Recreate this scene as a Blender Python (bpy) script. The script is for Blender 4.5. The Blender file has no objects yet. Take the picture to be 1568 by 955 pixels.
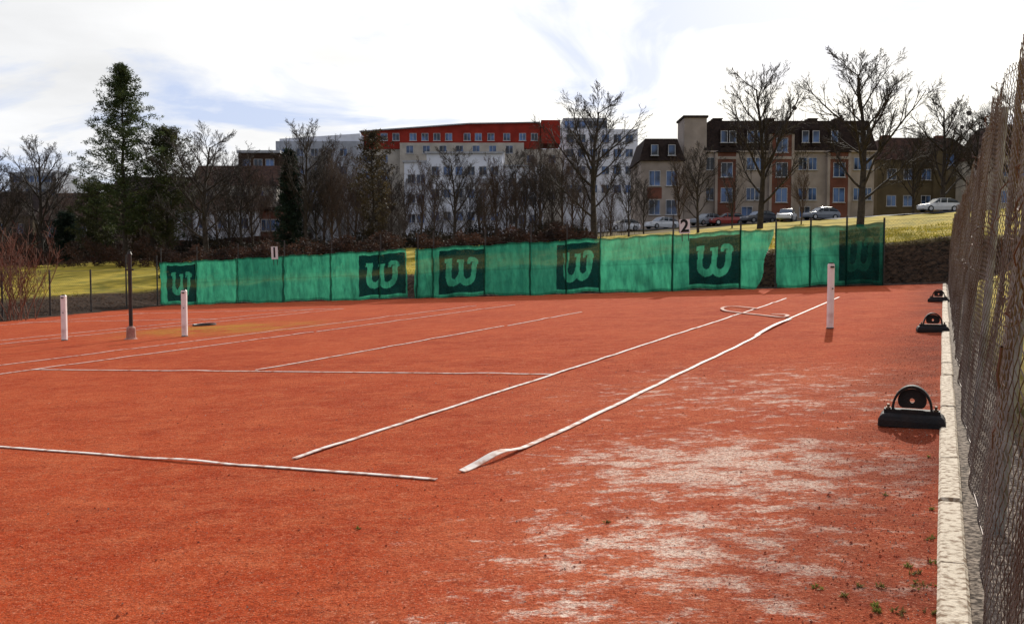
import bpy, math, random
import numpy as np
from mathutils import Vector, Matrix
random.seed(7); rs=np.random.RandomState(5)
FP=1383.0; HC=1.3; TH=math.atan(70.5/FP)
C=Vector((0,0,HC))
Fw=Vector((0,math.cos(TH),-math.sin(TH))); Up=Vector((0,math.sin(TH),math.cos(TH))); Rt=Vector((1,0,0))
def cam_dir(X,Y): return Rt*(X/FP)+Up*(Y/FP)+Fw
# court frame: E1 runs along the court, R across it, N is the (slightly tilted) court normal
E1=cam_dir(661,99.5).normalized()
L_=cam_dir(-2885,-56.5); L_=(L_-E1*L_.dot(E1)).normalized(); R=-L_
N=R.cross(E1).normalized(); O=C-N*HC
def W(u,v,h=0): return O+R*u+E1*v+Vector((0,0,h))
def survey(px,py):
    d=cam_dir(px-784,477.5-py); t=HC/(-d.dot(N)); P=C+d*t-O
    return P.dot(R),P.dot(E1)
def planez(x,y): return O.z-(N.x*(x-O.x)+N.y*(y-O.y))/N.z
def uv_of(x,y):
    P=Vector((x,y,planez(x,y)))-O
    return P.dot(R),P.dot(E1)
def ub(v): return -33.6-0.339*min(max(v-23,0),12.6)
def sm(a): a=min(max(a,0),1); return a*a*(3-2*a)
def dout(u,v): return math.hypot(max(v-35.6,0),max(ub(v)-u,0)*.62)
def off(u,v):
    d=dout(u,v)
    h1=min(max(1.6+.020*u,.75),1.7)
    o=float(np.interp(d,[0,.01,3,30,75,150],[-.03,0,h1,3.1,5.1,5.6]))
    if d>0: o+=.06*math.sin(u*1.7+v)*sm(d/3)+.04*math.sin(u*.6-v*1.9)*sm(d/3)
    if u>.4: o=max(o,1.5*sm((u-.4)/5.0))
    return o
def tz(x,y):
    r=math.hypot(x,y); k=1 if r<140 else 140/r
    u,v=uv_of(x*k,y*k); return planez(x*k,y*k)+off(u,v)
def at_v(px,v):
    """ground point on a bearing at court-distance v"""
    dx=(px-784)/FP; a,b=0.,400.
    for _ in range(40):
        m=(a+b)/2
        if uv_of(dx*m,m)[1]<v: a=m
        else: b=m
    return dx*a,a
def at_t(px,t): return (px-784)/FP*t,t
# ---------------- materials
def nn(nt,t,**k):
    n=nt.nodes.new(t)
    for a,b in k.items(): setattr(n,a,b)
    return n
def mat(name,c1,c2=None,scale=3,rough=.85,bump=0,bscale=None,metal=0,detail=6,spec=.3,lo=.35,hi=.65,stretch=None):
    m=bpy.data.materials.new(name); m.use_nodes=True; nt=m.node_tree; b=nt.nodes['Principled BSDF']
    b.inputs['Roughness'].default_value=rough; b.inputs['Metallic'].default_value=metal
    b.inputs['Specular IOR Level'].default_value=spec
    tc=nn(nt,'ShaderNodeTexCoord'); vec=tc.outputs['Object']
    if stretch:
        mp=nn(nt,'ShaderNodeMapping'); mp.inputs['Scale'].default_value=stretch; nt.links.new(vec,mp.inputs[0]); vec=mp.outputs[0]
    if c2 is None: c2=[x*.75 for x in c1]
    no=nn(nt,'ShaderNodeTexNoise'); no.inputs['Scale'].default_value=scale; no.inputs['Detail'].default_value=detail
    nt.links.new(vec,no.inputs['Vector'])
    r=nn(nt,'ShaderNodeValToRGB'); r.color_ramp.elements[0].position=lo; r.color_ramp.elements[1].position=hi
    r.color_ramp.elements[0].color=(*c2,1); r.color_ramp.elements[1].color=(*c1,1)
    nt.links.new(no.outputs['Fac'],r.inputs[0]); nt.links.new(r.outputs[0],b.inputs['Base Color'])
    if bump:
        n2=nn(nt,'ShaderNodeTexNoise'); n2.inputs['Scale'].default_value=bscale or scale*5; n2.inputs['Detail'].default_value=5
        nt.links.new(vec,n2.inputs['Vector'])
        bp=nn(nt,'ShaderNodeBump'); bp.inputs['Strength'].default_value=bump; bp.inputs['Distance'].default_value=.02
        nt.links.new(n2.outputs['Fac'],bp.inputs['Height']); nt.links.new(bp.outputs[0],b.inputs['Normal'])
    return m
def leafmat(name,c1,c2,scale=1.2):
    m=mat(name,c1,c2,scale=scale,rough=.7,spec=.2,detail=3)
    nt=m.node_tree; b=nt.nodes['Principled BSDF']; out=nt.nodes['Material Output']
    tr=nn(nt,'ShaderNodeBsdfTranslucent'); ms=nn(nt,'ShaderNodeMixShader'); ms.inputs[0].default_value=.35
    col=b.inputs['Base Color'].links[0].from_socket
    nt.links.new(col,tr.inputs[0]); nt.links.new(b.outputs[0],ms.inputs[1]); nt.links.new(tr.outputs[0],ms.inputs[2]); nt.links.new(ms.outputs[0],out.inputs[0])
    return m
def link_new(ob,parent=None):
    bpy.context.scene.collection.objects.link(ob)
    if parent: ob.parent=parent
    return ob
def empty(name,loc=(0,0,0)):
    e=bpy.data.objects.new(name,None); e.location=loc; e.empty_display_size=.3; return link_new(e)
class MB:
    def __init__(s): s.v=[];s.f=[];s.m=[]
    def add(s,vs,fs,mi=0):
        b=len(s.v); s.v+= [tuple(p) for p in vs]; s.f+=[tuple(b+i for i in f) for f in fs]; s.m+=[mi]*len(fs)
    def box(s,a,b,mi=0,tf=None):
        x0,y0,z0=a;x1,y1,z1=b
        vs=[(x0,y0,z0),(x1,y0,z0),(x1,y1,z0),(x0,y1,z0),(x0,y0,z1),(x1,y0,z1),(x1,y1,z1),(x0,y1,z1)]
        if tf: vs=[tf(*p) for p in vs]
        s.add(vs,[(0,3,2,1),(4,5,6,7),(0,1,5,4),(1,2,6,5),(2,3,7,6),(3,0,4,7)],mi)
    def tube(s,pts,rad,n=6,mi=0,cap=True):
        pts=[Vector(p) for p in pts]; rings=[]
        for i,p in enumerate(pts):
            d=(pts[min(i+1,len(pts)-1)]-pts[max(i-1,0)]).normalized()
            a=d.orthogonal().normalized() if i==0 else (pa-d*pa.dot(d)).normalized()
            pa=a; b=d.cross(a); r=rad[i] if hasattr(rad,'__len__') else rad
            rings.append([p+a*(r*math.cos(2*math.pi*k/n))+b*(r*math.sin(2*math.pi*k/n)) for k in range(n)])
        vs=[q for rg in rings for q in rg]; fs=[]
        for i in range(len(pts)-1):
            for k in range(n): fs.append((i*n+k,i*n+(k+1)%n,(i+1)*n+(k+1)%n,(i+1)*n+k))
        if cap: fs.append(tuple(range(n))[::-1]); fs.append(tuple((len(pts)-1)*n+k for k in range(n)))
        s.add(vs,fs,mi)
    def mesh(s,name,mats,smooth=False):
        me=bpy.data.meshes.new(name); me.from_pydata(s.v,[],s.f)
        for m in mats: me.materials.append(m)
        if len(mats)>1: me.polygons.foreach_set('material_index',s.m)
        if smooth: me.polygons.foreach_set('use_smooth',[True]*len(s.f))
        me.update(); return me
    def obj(s,name,mats,parent=None,smooth=False):
        return link_new(bpy.data.objects.new(name,s.mesh(name,mats,smooth)),parent)
# ---------------- world
SAZ=math.radians(20); SEL=math.radians(25)
S=Vector((math.sin(SAZ)*math.cos(SEL),math.cos(SAZ)*math.cos(SEL),math.sin(SEL)))
sc=bpy.context.scene
w=bpy.data.worlds.new("World"); sc.world=w; w.use_nodes=True; nt=w.node_tree
bg=nt.nodes['Background']; bg.inputs[1].default_value=.1
sky=nn(nt,'ShaderNodeTexSky',sky_type='NISHITA'); sky.sun_disc=False; sky.sun_elevation=SEL; sky.sun_rotation=SAZ; sky.dust_density=1.0
tc=nn(nt,'ShaderNodeTexCoord'); sep=nn(nt,'ShaderNodeSeparateXYZ'); nt.links.new(tc.outputs['Generated'],sep.inputs[0])
def M(op,a,b=None,c=None):
    n=nn(nt,'ShaderNodeMath',operation=op)
    for i,x in enumerate((a,b,c)):
        if x is None: continue
        if isinstance(x,(int,float)): n.inputs[i].default_value=x
        else: nt.links.new(x,n.inputs[i])
    return n.outputs[0]
zz=M('ADD',M('MAXIMUM',sep.outputs[2],0),.13)
cx=M('DIVIDE',sep.outputs[0],zz); cy=M('DIVIDE',sep.outputs[1],zz)
cb=nn(nt,'ShaderNodeCombineXYZ'); nt.links.new(cx,cb.inputs[0]); nt.links.new(cy,cb.inputs[1])
mp0=nn(nt,'ShaderNodeMapping'); mp0.inputs['Location'].default_value=(4.1,2.2,0); nt.links.new(cb.outputs[0],mp0.inputs[0])
no=nn(nt,'ShaderNodeTexNoise'); no.inputs['Scale'].default_value=1.0; no.inputs['Detail'].default_value=8; no.inputs['Roughness'].default_value=.55; no.inputs['Distortion'].default_value=.7
nt.links.new(mp0.outputs[0],no.inputs['Vector'])
cr=nn(nt,'ShaderNodeValToRGB'); cr.color_ramp.elements[0].position=.40; cr.color_ramp.elements[1].position=.53
nt.links.new(no.outputs['Fac'],cr.inputs[0])
n2=nn(nt,'ShaderNodeTexNoise'); n2.inputs['Scale'].default_value=1.5; n2.inputs['Detail'].default_value=8
mp=nn(nt,'ShaderNodeMapping'); mp.inputs['Location'].default_value=(3,7,1); nt.links.new(cb.outputs[0],mp.inputs[0]); nt.links.new(mp.outputs[0],n2.inputs['Vector'])
dt=nn(nt,'ShaderNodeVectorMath',operation='DOT_PRODUCT'); nt.links.new(tc.outputs['Generated'],dt.inputs[0]); dt.inputs[1].default_value=S
glow=M('POWER',M('MAXIMUM',dt.outputs['Value'],0),8)
fr=nn(nt,'ShaderNodeMapRange'); fr.interpolation_type='SMOOTHSTEP'; fr.inputs[1].default_value=-.2; fr.inputs[2].default_value=.8; fr.inputs[3].default_value=2.0; fr.inputs[4].default_value=6.2; nt.links.new(dt.outputs['Value'],fr.inputs[0])
br=M('ADD',M('MULTIPLY',n2.outputs['Fac'],6.0),M('ADD',M('MULTIPLY',glow,6.0),fr.outputs[0]))
tint=nn(nt,'ShaderNodeMix',data_type='RGBA'); tint.inputs[6].default_value=(.985,.995,1.015,1); tint.inputs[7].default_value=(1.05,1.0,.88,1); nt.links.new(glow,tint.inputs[0])
vs=nn(nt,'ShaderNodeVectorMath',operation='SCALE'); nt.links.new(tint.outputs[2],vs.inputs[0]); nt.links.new(br,vs.inputs['Scale'])
mx=nn(nt,'ShaderNodeMix',data_type='RGBA')
blu=nn(nt,'ShaderNodeVectorMath',operation='MULTIPLY_ADD'); nt.links.new(sky.outputs[0],blu.inputs[0]); blu.inputs[1].default_value=(.22,.22,.22); blu.inputs[2].default_value=(4.9,5.6,7.6)
nt.links.new(cr.outputs[0],mx.inputs[0]); nt.links.new(blu.outputs[0],mx.inputs[6]); nt.links.new(vs.outputs[0],mx.inputs[7]); nt.links.new(mx.outputs[2],bg.inputs[0])
sl=bpy.data.lights.new('sun','SUN'); sl.energy=5; sl.angle=math.radians(.5); sl.color=(1,.94,.84)
so=link_new(bpy.data.objects.new('sun',sl)); so.rotation_euler=S.to_track_quat('Z','Y').to_euler(); so.location=S*60
cam=bpy.data.cameras.new('camera'); cam.sensor_width=36; cam.lens=FP/1568*36; cam.clip_end=6000; cam.clip_start=.05
co=link_new(bpy.data.objects.new('camera',cam)); co.location=C; co.rotation_euler=(math.pi/2-TH,0,0); sc.camera=co
sc.view_settings.view_transform='Standard'; sc.view_settings.look='None'; sc.view_settings.exposure=0
# ---------------- clay
def claymat():
    m=bpy.data.materials.new('clay'); m.use_nodes=True; nt=m.node_tree; b=nt.nodes['Principled BSDF']
    b.inputs['Roughness'].default_value=1; b.inputs['Specular IOR Level'].default_value=.03
    tc=nn(nt,'ShaderNodeTexCoord'); V=tc.outputs['Object']; Lk=nt.links.new
    def noise(s,d=6,r=.6,loc=(0,0,0),sc=(1,1,1)):
        mp=nn(nt,'ShaderNodeMapping'); mp.inputs['Location'].default_value=loc; mp.inputs['Scale'].default_value=sc; Lk(V,mp.inputs[0])
        n=nn(nt,'ShaderNodeTexNoise'); n.inputs['Scale'].default_value=s; n.inputs['Detail'].default_value=d; n.inputs['Roughness'].default_value=r; Lk(mp.outputs[0],n.inputs['Vector']); return n.outputs['Fac']
    def Mt(op,a,b=None,clamp=False):
        n=nn(nt,'ShaderNodeMath',operation=op); n.use_clamp=clamp
        for i,x in enumerate((a,b)):
            if x is None: continue
            if isinstance(x,(int,float)): n.inputs[i].default_value=x
            else: Lk(x,n.inputs[i])
        return n.outputs[0]
    def ramp(f,a,b):
        n=nn(nt,'ShaderNodeMapRange'); n.inputs[1].default_value=a; n.inputs[2].default_value=b; Lk(f,n.inputs[0]); return n.outputs[0]
    def mix(f,a,b):
        n=nn(nt,'ShaderNodeMix',data_type='RGBA')
        if isinstance(f,float): n.inputs[0].default_value=f
        else: Lk(f,n.inputs[0])
        for i,x in ((6,a),(7,b)):
            if isinstance(x,tuple): n.inputs[i].default_value=(*x,1)
            else: Lk(x,n.inputs[i])
        return n.outputs[2]
    def blob(c,r):
        n=nn(nt,'ShaderNodeVectorMath',operation='DISTANCE'); Lk(V,n.inputs[0]); n.inputs[1].default_value=c
        q=nn(nt,'ShaderNodeMapRange'); q.interpolation_type='SMOOTHSTEP'; q.inputs[1].default_value=0; q.inputs[2].default_value=r; q.inputs[3].default_value=1; q.inputs[4].default_value=0; Lk(n.outputs['Value'],q.inputs[0]); return q.outputs[0]
    big=noise(.35,4); mid=noise(1.6,6,.65); fine=noise(22,4,.7); grit=noise(100,2,.8); grit2=noise(38,4,.8,(3,3,3))
    col=mix(ramp(big,.35,.65),(.40,.046,.013),(.52,.080,.024))
    col=mix(ramp(mid,.42,.72),col,(.58,.115,.040))
    col=mix(Mt('MULTIPLY',ramp(noise(5.5,6,.7,(2,1,0),(.8,1.5,1)),.5,.64),.6),col,(.62,.16,.065))
    col=mix(Mt('MULTIPLY',ramp(fine,.5,.7),.5),col,(.66,.19,.085))
    zone=Mt('MAXIMUM',blob((1.35,5.6,0),2.5),Mt('MULTIPLY',blob((.75,4.0,0),2.0),.88))
    zone=Mt('MAXIMUM',zone,Mt('MULTIPLY',blob((2.6,8.5,0),4.5),.66))
    zone=Mt('MAXIMUM',zone,Mt('MULTIPLY',blob((.25,3.0,0),1.5),.80))
    pn=noise(4.2,9,.80,(4,2,0),(.9,1.35,1))
    pm=ramp(Mt('ADD',pn,Mt('MULTIPLY',zone,.23)),.65,.74)
    pm=Mt('MULTIPLY',Mt('MULTIPLY',pm,ramp(zone,.05,.45),True),ramp(noise(45,4,.85,(8,1,0)),.34,.54))
    col=mix(Mt('MULTIPLY',ramp(zone,.1,1),.34),col,(.66,.25,.14))
    col=mix(Mt('MULTIPLY',pm,.95),col,(.93,.74,.60))
    col=mix(Mt('MULTIPLY',ramp(noise(9,7,.8,(9,1,0)),.56,.68),.34),col,(.68,.27,.15))
    damp=noise(1.1,5,.6,(2,8,0))
    sx=nn(nt,'ShaderNodeVectorMath',operation='DOT_PRODUCT'); Lk(V,sx.inputs[0]); sx.inputs[1].default_value=R
    dk=Mt('MULTIPLY',ramp(sx.outputs['Value'],R.dot(O)-1.2,R.dot(O)-.1),ramp(damp,.3,.6),True)
    col=mix(Mt('MULTIPLY',dk,.75),col,(.15,.036,.022))
    col=mix(Mt('MULTIPLY',ramp(noise(3.2,7,.72,(6,6,0),(.8,1.3,1)),.54,.66),.45),col,(.25,.032,.012))
    al=Mt('MULTIPLY',blob((-7.5,23.5,0),3.8),ramp(noise(1.2,4,.7,(1,5,0)),.38,.55))
    col=mix(Mt('MULTIPLY',al,.8),col,(.46,.29,.03))
    col=mix(Mt('MULTIPLY',ramp(grit2,.50,.62),.52),col,(.16,.018,.008))
    col=mix(Mt('MULTIPLY',ramp(grit,.50,.62),.48),col,(.11,.014,.007))
    col=mix(Mt('MULTIPLY',ramp(noise(85,2,.8,(5,5,5)),.58,.68),.42),col,(.85,.44,.28))
    Lk(col,b.inputs['Base Color'])
    hh=Mt('ADD',Mt('MULTIPLY',grit,.35),Mt('ADD',Mt('MULTIPLY',grit2,.8),Mt('MULTIPLY',mid,1.6)))
    bp=nn(nt,'ShaderNodeBump'); bp.inputs['Strength'].default_value=.85; bp.inputs['Distance'].default_value=.035; Lk(hh,bp.inputs['Height']); Lk(bp.outputs[0],b.inputs['Normal'])
    return m
clay=claymat()
mb=MB(); pts=[(0.0,-4),(0.0,35.5),(ub(35.5),35.5),(ub(23),23),(-33.6,-4)]
mb.add([W(*p) for p in pts],[(0,1,2,3,4)]); mb.obj('clay_court',[clay])
# ---------------- terrain
us=sorted(set([-1800,-900,-500,-320,-240,-190,-160,-140,-120,-105,-95,-85,-80,-75,-70,-65,-60,-57,-54,-51,-48]+[x for x in range(-46,0,1)]+[0,.4,.9,1.5,2.2,3,4,5,6,8,11,15,20,30,45,70,100,150,250,500,900,1800]))
vsl=[-600,-200,-60,-20,-8,-4]+list(range(-2,35,2))+[35.5,35.61,36.2,36.9,37.6,38.3,38.7,39.5,40.5,42,44,47,50,53,56,59,62,65,66,68,71,75,80,85,90,95,100,106,110,113,120,130,140,155,180,230,330,600,1200,2500]
tv=[];at=[]
for v in vsl:
    for u in us:
        p=W(u,v); z=tz(p.x,p.y); tv.append((p.x,p.y,z))
        d=dout(u,v)
        s=1-sm((d-2.6)/1.6) if d<30 else (sm((d-34)/8)*.85 if u<-20 else 0)
        if u>.4 and d==0: s=.35*(1-sm((u-.4)/1.5))
        at.append(s)
nu=len(us); tf=[(j*nu+i,j*nu+i+1,(j+1)*nu+i+1,(j+1)*nu+i) for j in range(len(vsl)-1) for i in range(nu-1)]
me=bpy.data.meshes.new('ground'); me.from_pydata(tv,[],tf); me.polygons.foreach_set('use_smooth',[True]*len(tf))
a=me.attributes.new('soil','FLOAT','POINT'); a.data.foreach_set('value',at)
gm=mat('grass_and_soil',(.50,.36,.05),(.22,.19,.03),scale=.8,bump=1,bscale=9,detail=9,spec=.05,rough=1)
nt=gm.node_tree; b=nt.nodes['Principled BSDF']; col=b.inputs['Base Color'].links[0].from_socket
ga=nn(nt,'ShaderNodeAttribute',attribute_name='soil'); mxx=nn(nt,'ShaderNodeMix',data_type='RGBA')
sn=nn(nt,'ShaderNodeTexNoise'); sn.inputs['Scale'].default_value=6; sn.inputs['Detail'].default_value=8
sr=nn(nt,'ShaderNodeValToRGB'); sr.color_ramp.elements[0].color=(.010,.007,.005,1); sr.color_ramp.elements[1].color=(.075,.042,.025,1); sr.color_ramp.elements[0].position=.35; sr.color_ramp.elements[1].position=.7
tcc=nn(nt,'ShaderNodeTexCoord'); nt.links.new(tcc.outputs['Object'],sn.inputs['Vector']); nt.links.new(sn.outputs['Fac'],sr.inputs[0])
nt.links.new(ga.outputs['Fac'],mxx.inputs[0]); nt.links.new(col,mxx.inputs[6]); nt.links.new(sr.outputs[0],mxx.inputs[7]); nt.links.new(mxx.outputs[2],b.inputs['Base Color'])
me.materials.append(gm); link_new(bpy.data.objects.new('ground',me))
asph=mat('asphalt',(.06,.06,.062),(.045,.045,.047),scale=8,spec=.1)
mb=MB(); row=[]
for i in range(-60,25):
    for v in (104,106,108,110,112,114):
        p=W(i*2,v); row.append((p.x,p.y,tz(p.x,p.y)+.05))
mb.add(row,[(i*6+k,i*6+k+1,(i+1)*6+k+1,(i+1)*6+k) for i in range(84) for k in range(5)]); mb.obj('street',[asph])
# ---------------- court lines (loose plastic tapes)
tape=mat('line_tape',(.78,.70,.63),(.48,.24,.16),scale=11,rough=.7,detail=9,lo=.34,hi=.52,spec=.1)
def ribbon(mb,pts,wd=.05,th=.006,twist=None):
    n=len(pts); vs=[]
    for i,(u,v,h) in enumerate(pts):
        a=pts[max(i-1,0)]; c=pts[min(i+1,n-1)]; du,dv=c[0]-a[0],c[1]-a[1]; l=math.hypot(du,dv) or 1; su,sv=dv/l,-du/l
        tw=twist[i] if twist else 0; ww=wd/2
        cu,hh=math.cos(tw)*ww,math.sin(tw)*ww
        for sgn in (-1,1):
            for dz in (0,th): vs.append(W(u+su*cu*sgn,v+sv*cu*sgn,h+hh*sgn+dz))
    fs=[]
    for i in range(n-1):
        a=i*4;b=a+4
        fs+=[(a+1,a+3,b+3,b+1),(a,b,b+2,a+2),(a,a+1,b+1,b),(a+2,b+2,b+3,a+3)]
    fs+=[(0,2,3,1),((n-1)*4,(n-1)*4+1,(n-1)*4+3,(n-1)*4+2)]
    mb.add(vs,fs)
def line(name,a,b,wd=.042,gaps=(),amp=.010,seed=0):
    mb=MB(); r=random.Random(seed); L=math.hypot(b[0]-a[0],b[1]-a[1]); n=int(L/.12)+2
    ph=[r.uniform(0,6) for _ in range(4)]; seg=[]
    def flush():
        if len(seg)>1: ribbon(mb,seg,wd)
        seg.clear()
    du,dv=(b[0]-a[0])/L,(b[1]-a[1])/L
    for i in range(n):
        s=L*i/(n-1)
        if any(g0<s<g1 for g0,g1 in gaps): flush(); continue
        o=amp*(math.sin(s*.9+ph[0])+.5*math.sin(s*2.7+ph[1])+.25*math.sin(s*7+ph[2])); h=.005+.010*max(0,math.sin(s*1.3+ph[2]))*max(0,math.sin(s*4+ph[3]))
        seg.append((a[0]+du*s-dv*o,a[1]+dv*s+du*o,h))
    flush(); return mb.obj(name,[tape])
DR,SR,CL,SL_,DL=-2.73,-4.18,-8.66,-12.95,-14.4
VB,VS,VF,VE=4.78,9.75,22.3,27.2
mb=MB(); pts=[];tw=[]
u0,v0=survey(719,724)
for i in range(160):
    s=i/159; v=v0+(survey(1160,513)[1]-v0)*s
    d=v-v0; k=math.exp(-((d-.42)/.22)**2)
    pts.append((DR+.02-.07*math.exp(-(d/.45)**2)+.010*math.sin(v*1.1)+.005*math.sin(v*5)-.010*math.sin(v*.5),v,.006+.04*k)); tw.append(-.45*math.exp(-((d-.25)/.3)**2))
ribbon(mb,pts,.048,twist=tw); 
a=survey(1158,514); b=survey(1210,489); c=survey(1285,455)
ribbon(mb,[(a[0]+(b[0]-a[0])*i/12,a[1]+(b[1]-a[1])*i/12,.006+.03*math.sin(math.pi*i/12)) for i in range(13)],.07)
ribbon(mb,[(b[0]-.05+(c[0]-b[0]+.05)*i/30,b[1]-.2+(c[1]-b[1]+.2)*i/30,.004) for i in range(31)],.045)
mb.obj('court_line',[tape])
line('court_line',(SR,5.03),(SR+.03,20.4),wd=.044,seed=2)
line('court_line',(SR+.05,20.45),(SR+.02,VE),seed=3)
line('court_line',(CL,VS),(CL,17.6),seed=4,wd=.042); line('court_line',(CL+.06,17.65),(CL,VF),seed=5,wd=.042)
line('court_line',(SL_,2),(SL_,16.5),seed=6); line('court_line',(SL_+.08,16.55),(SL_,VE),seed=7)
line('court_line',(DL,2),(DL,VE),seed=8,wd=.04)
line('court_line',(-15,VB+.12),(-2.85,VB-.03),seed=9,wd=.032); line('court_line',(SL_,VS-.25),(SR,VS),seed=10,wd=.034)
for u in (-19.9,-21.3,-30.0): line('court_line',(u,2),(u,VE),seed=int(-u),wd=.045)
line('court_line',(-31,VF),(-21.3,VF),seed=31); line('court_line',(-31,VE),(-19.9,VE),seed=32)
lp=[(1160,474),(1125,471),(1107,473),(1110,477),(1135,480),(1165,483),(1196,487),(1206,486),(1200,484),(1180,483)]
mb=MB(); q=[survey(*p) for p in lp]; sp=[]
for i in range(len(q)-1):
    p0,p1,p2,p3=q[max(i-1,0)],q[i],q[i+1],q[min(i+2,len(q)-1)]
    for k in range(8):
        t=k/8; f=lambda j:.5*(2*p1[j]+(p2[j]-p0[j])*t+(2*p0[j]-5*p1[j]+4*p2[j]-p3[j])*t*t+(3*p1[j]-p0[j]-3*p2[j]+p3[j])*t**3)
        sp.append((f(0),f(1),.02+.012*math.sin(i+t)))
ribbon(mb,sp,.08,.012); mb.obj('loose_tape',[mat('dirty_tape',(.6,.35,.26),(.30,.10,.06),scale=5)])
# ---------------- net posts
wp=mat('white_post_paint',(.85,.76,.74),(.55,.38,.34),scale=6,rough=.5,lo=.2,hi=.5); dark=mat('dark_steel',(.03,.03,.032),(.06,.04,.03),scale=12,rough=.5,metal=.4)
def netpost(px,py,h,wd):
    u,v=survey(px,py); p=W(u,v); e=empty('net_post',p); r=wd/2; mb=MB()
    sec=[(-r,-r*.6),(-r*.6,-r),(r*.6,-r),(r,-r*.6),(r,r*.6),(r*.6,r),(-r*.6,r),(-r,r*.6)]
    zs=[0,h*.985,h]; sc_=[1,1,.85]; vsx=[(x*k,y*k,z) for z,k in zip(zs,sc_) for x,y in sec]
    fs=[(i*8+k,i*8+(k+1)%8,(i+1)*8+(k+1)%8,(i+1)*8+k) for i in range(2) for k in range(8)]+[tuple(16+k for k in range(8))]
    mb.add(vsx,fs); mb.obj('shaft',[wp],e)
    m2=MB(); m2.tube([(0,0,0),(0,0,.02)],[r*1.3,r*1.2],12); m2.tube([(0,0,h),(0,0,h+.02)],[r*.9,r*.7],10); m2.tube([(r*.2,-r,h*.62),(r*.2,-r-.03,h*.62)],.010,8); m2.tube([(-.03,-r-.01,h*.95),(.03,-r-.01,h*.95)],.014,8); m2.obj('fittings',[dark],e)
netpost(1271,503,1.1,.10); netpost(283,515,1.07,.12); netpost(99,521,1.07,.12)
u,v=survey(201,519); e=empty('steel_pole',W(u,v))
mb=MB(); mb.tube([(0,0,.2),(0,0,1.95)],.045,10); mb.tube([(0,0,1.95),(0,0,2.02)],[.06,.03],10); mb.tube([(-.09,0,1.6),(.09,0,1.6)],.02,6); mb.obj('shaft',[dark],e)
mb=MB(); mb.tube([(0,0,0),(0,0,.03),(0,0,.26),(0,0,.3)],[.16,.11,.10,.06],12); mb.obj('base',[mat('dusty_concrete',(.45,.25,.2),(.3,.13,.1),scale=8)],e)
u,v=survey(313,498); mb=MB(); ring=[W(u+.3*math.cos(a_*math.pi/12),v+.3*math.sin(a_*math.pi/12),.02) for a_ in range(25)]; mb.tube(ring,.03,6,cap=False); mb.obj('drain_ring',[dark])
# ---------------- iron brackets by the kerb
iron=mat('black_cast_iron',(.014,.014,.016),(.03,.02,.018),scale=9,rough=.75,spec=.25,bump=.4,bscale=60)
rust=mat('worn_metal',(.22,.15,.09),(.08,.05,.035),scale=20,rough=.6,metal=.4)
def anchor(px,py,sz=1,yaw=0):
    u,v=survey(px,py); e=empty('net_roller_bracket',W(u,v)); e.rotation_euler=(0,0,math.atan2(R.y,R.x)+yaw); e.scale=(sz,)*3
    mb=MB(); prof=[(.225,0),(.225,.045),(.212,.075),(.195,.09)]
    vsx=[]
    for x,z in prof:
        y=x-.10
        vsx+=[(-x,-y,z),(x,-y,z),(x,y,z),(-x,y,z)]
    fs=[(i*4+k,i*4+(k+1)%4,(i+1)*4+(k+1)%4,(i+1)*4+k) for i in range(3) for k in range(4)]+[(12,13,14,15)]
    mb.add(vsx,fs); ob=mb.obj('base',[iron],e); bv=ob.modifiers.new('b','BEVEL'); bv.width=.008; bv.segments=2
    mb=MB(); mb.box((-.19,-.045,.09),(.19,.045,.118))
    n=22
    vs=[];fs=[]
    for i in range(n+1):
        a_=math.pi*i/n
        for r in (.122,.138):
            for y in (-.04,.04): vs.append((r*math.cos(a_),y,.118+r*math.sin(a_)*1.3))
    for i in range(n):
        q=i*4;w_=q+4; fs+=[(q,w_,w_+1,q+1),(q+2,q+3,w_+3,w_+2),(q,q+2,w_+2,w_),(q+1,w_+1,w_+3,q+3)]
    mb.add(vs,fs)
    vs=[];fs=[]
    for i in range(32):
        a_=2*math.pi*i/32; c_,s_=math.cos(a_),math.sin(a_)
        ro=.098 if s_>=0 else min(.098,.065/max(-s_,.01))
        for y in (-.015,.015):
            vs.append((.017*c_,y,.185+.017*s_)); vs.append((ro*c_,y,.185+ro*s_*.85))
    for i in range(32):
        q=i*4;w_=((i+1)%32)*4; fs+=[(q,w_,w_+1,q+1),(q+2,q+3,w_+3,w_+2),(q,q+2,w_+2,w_),(q+1,w_+1,w_+3,q+3)]
    mb.add(vs,fs); mb.obj('arch',[iron],e,False)
    mb=MB()
    for x in (-.16,.16): mb.tube([(x,-.03,.115),(x,-.03,.155)],.010,8); mb.tube([(x,-.03,.119),(x,-.03,.132)],.018,6)
    mb.obj('bolts',[rust],e)
anchor(1396,651); anchor(1428,508,1,.12); anchor(1437,462,1,-.1)
# ---------------- kerbs
conc=mat('kerb_concrete',(.66,.56,.43),(.24,.16,.10),scale=30,bump=.35,bscale=90,detail=12,lo=.36,hi=.54,spec=.1)
mb=MB(); v=-3.; r=random.Random(3)
def kerb(u0,v0,u1,v1,h):
    b=.012; c=[(u0,v0),(u1,v0),(u1,v1),(u0,v1)]; cm=((u0+u1)/2,(v0+v1)/2)
    ins=[(x+(b if x<cm[0] else -b),y+(b if y<cm[1] else -b)) for x,y in c]
    vs=[W(x,y,-.1) for x,y in c]+[W(x,y,h-b) for x,y in c]+[W(x,y,h) for x,y in ins]
    mb.add(vs,[(i,(i+1)%4,4+(i+1)%4,4+i) for i in range(4)]+[(4+i,4+(i+1)%4,8+(i+1)%4,8+i) for i in range(4)]+[(8,9,10,11)])
while v<35.3:
    L=1.0; o=r.uniform(-.006,.006); kerb(-.050+o,v+.006,.060+o,v+L-.006,.026+r.uniform(-.008,.008)); v+=L
mb.obj('side_kerb',[conc])
mb=MB(); u=.1
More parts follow.
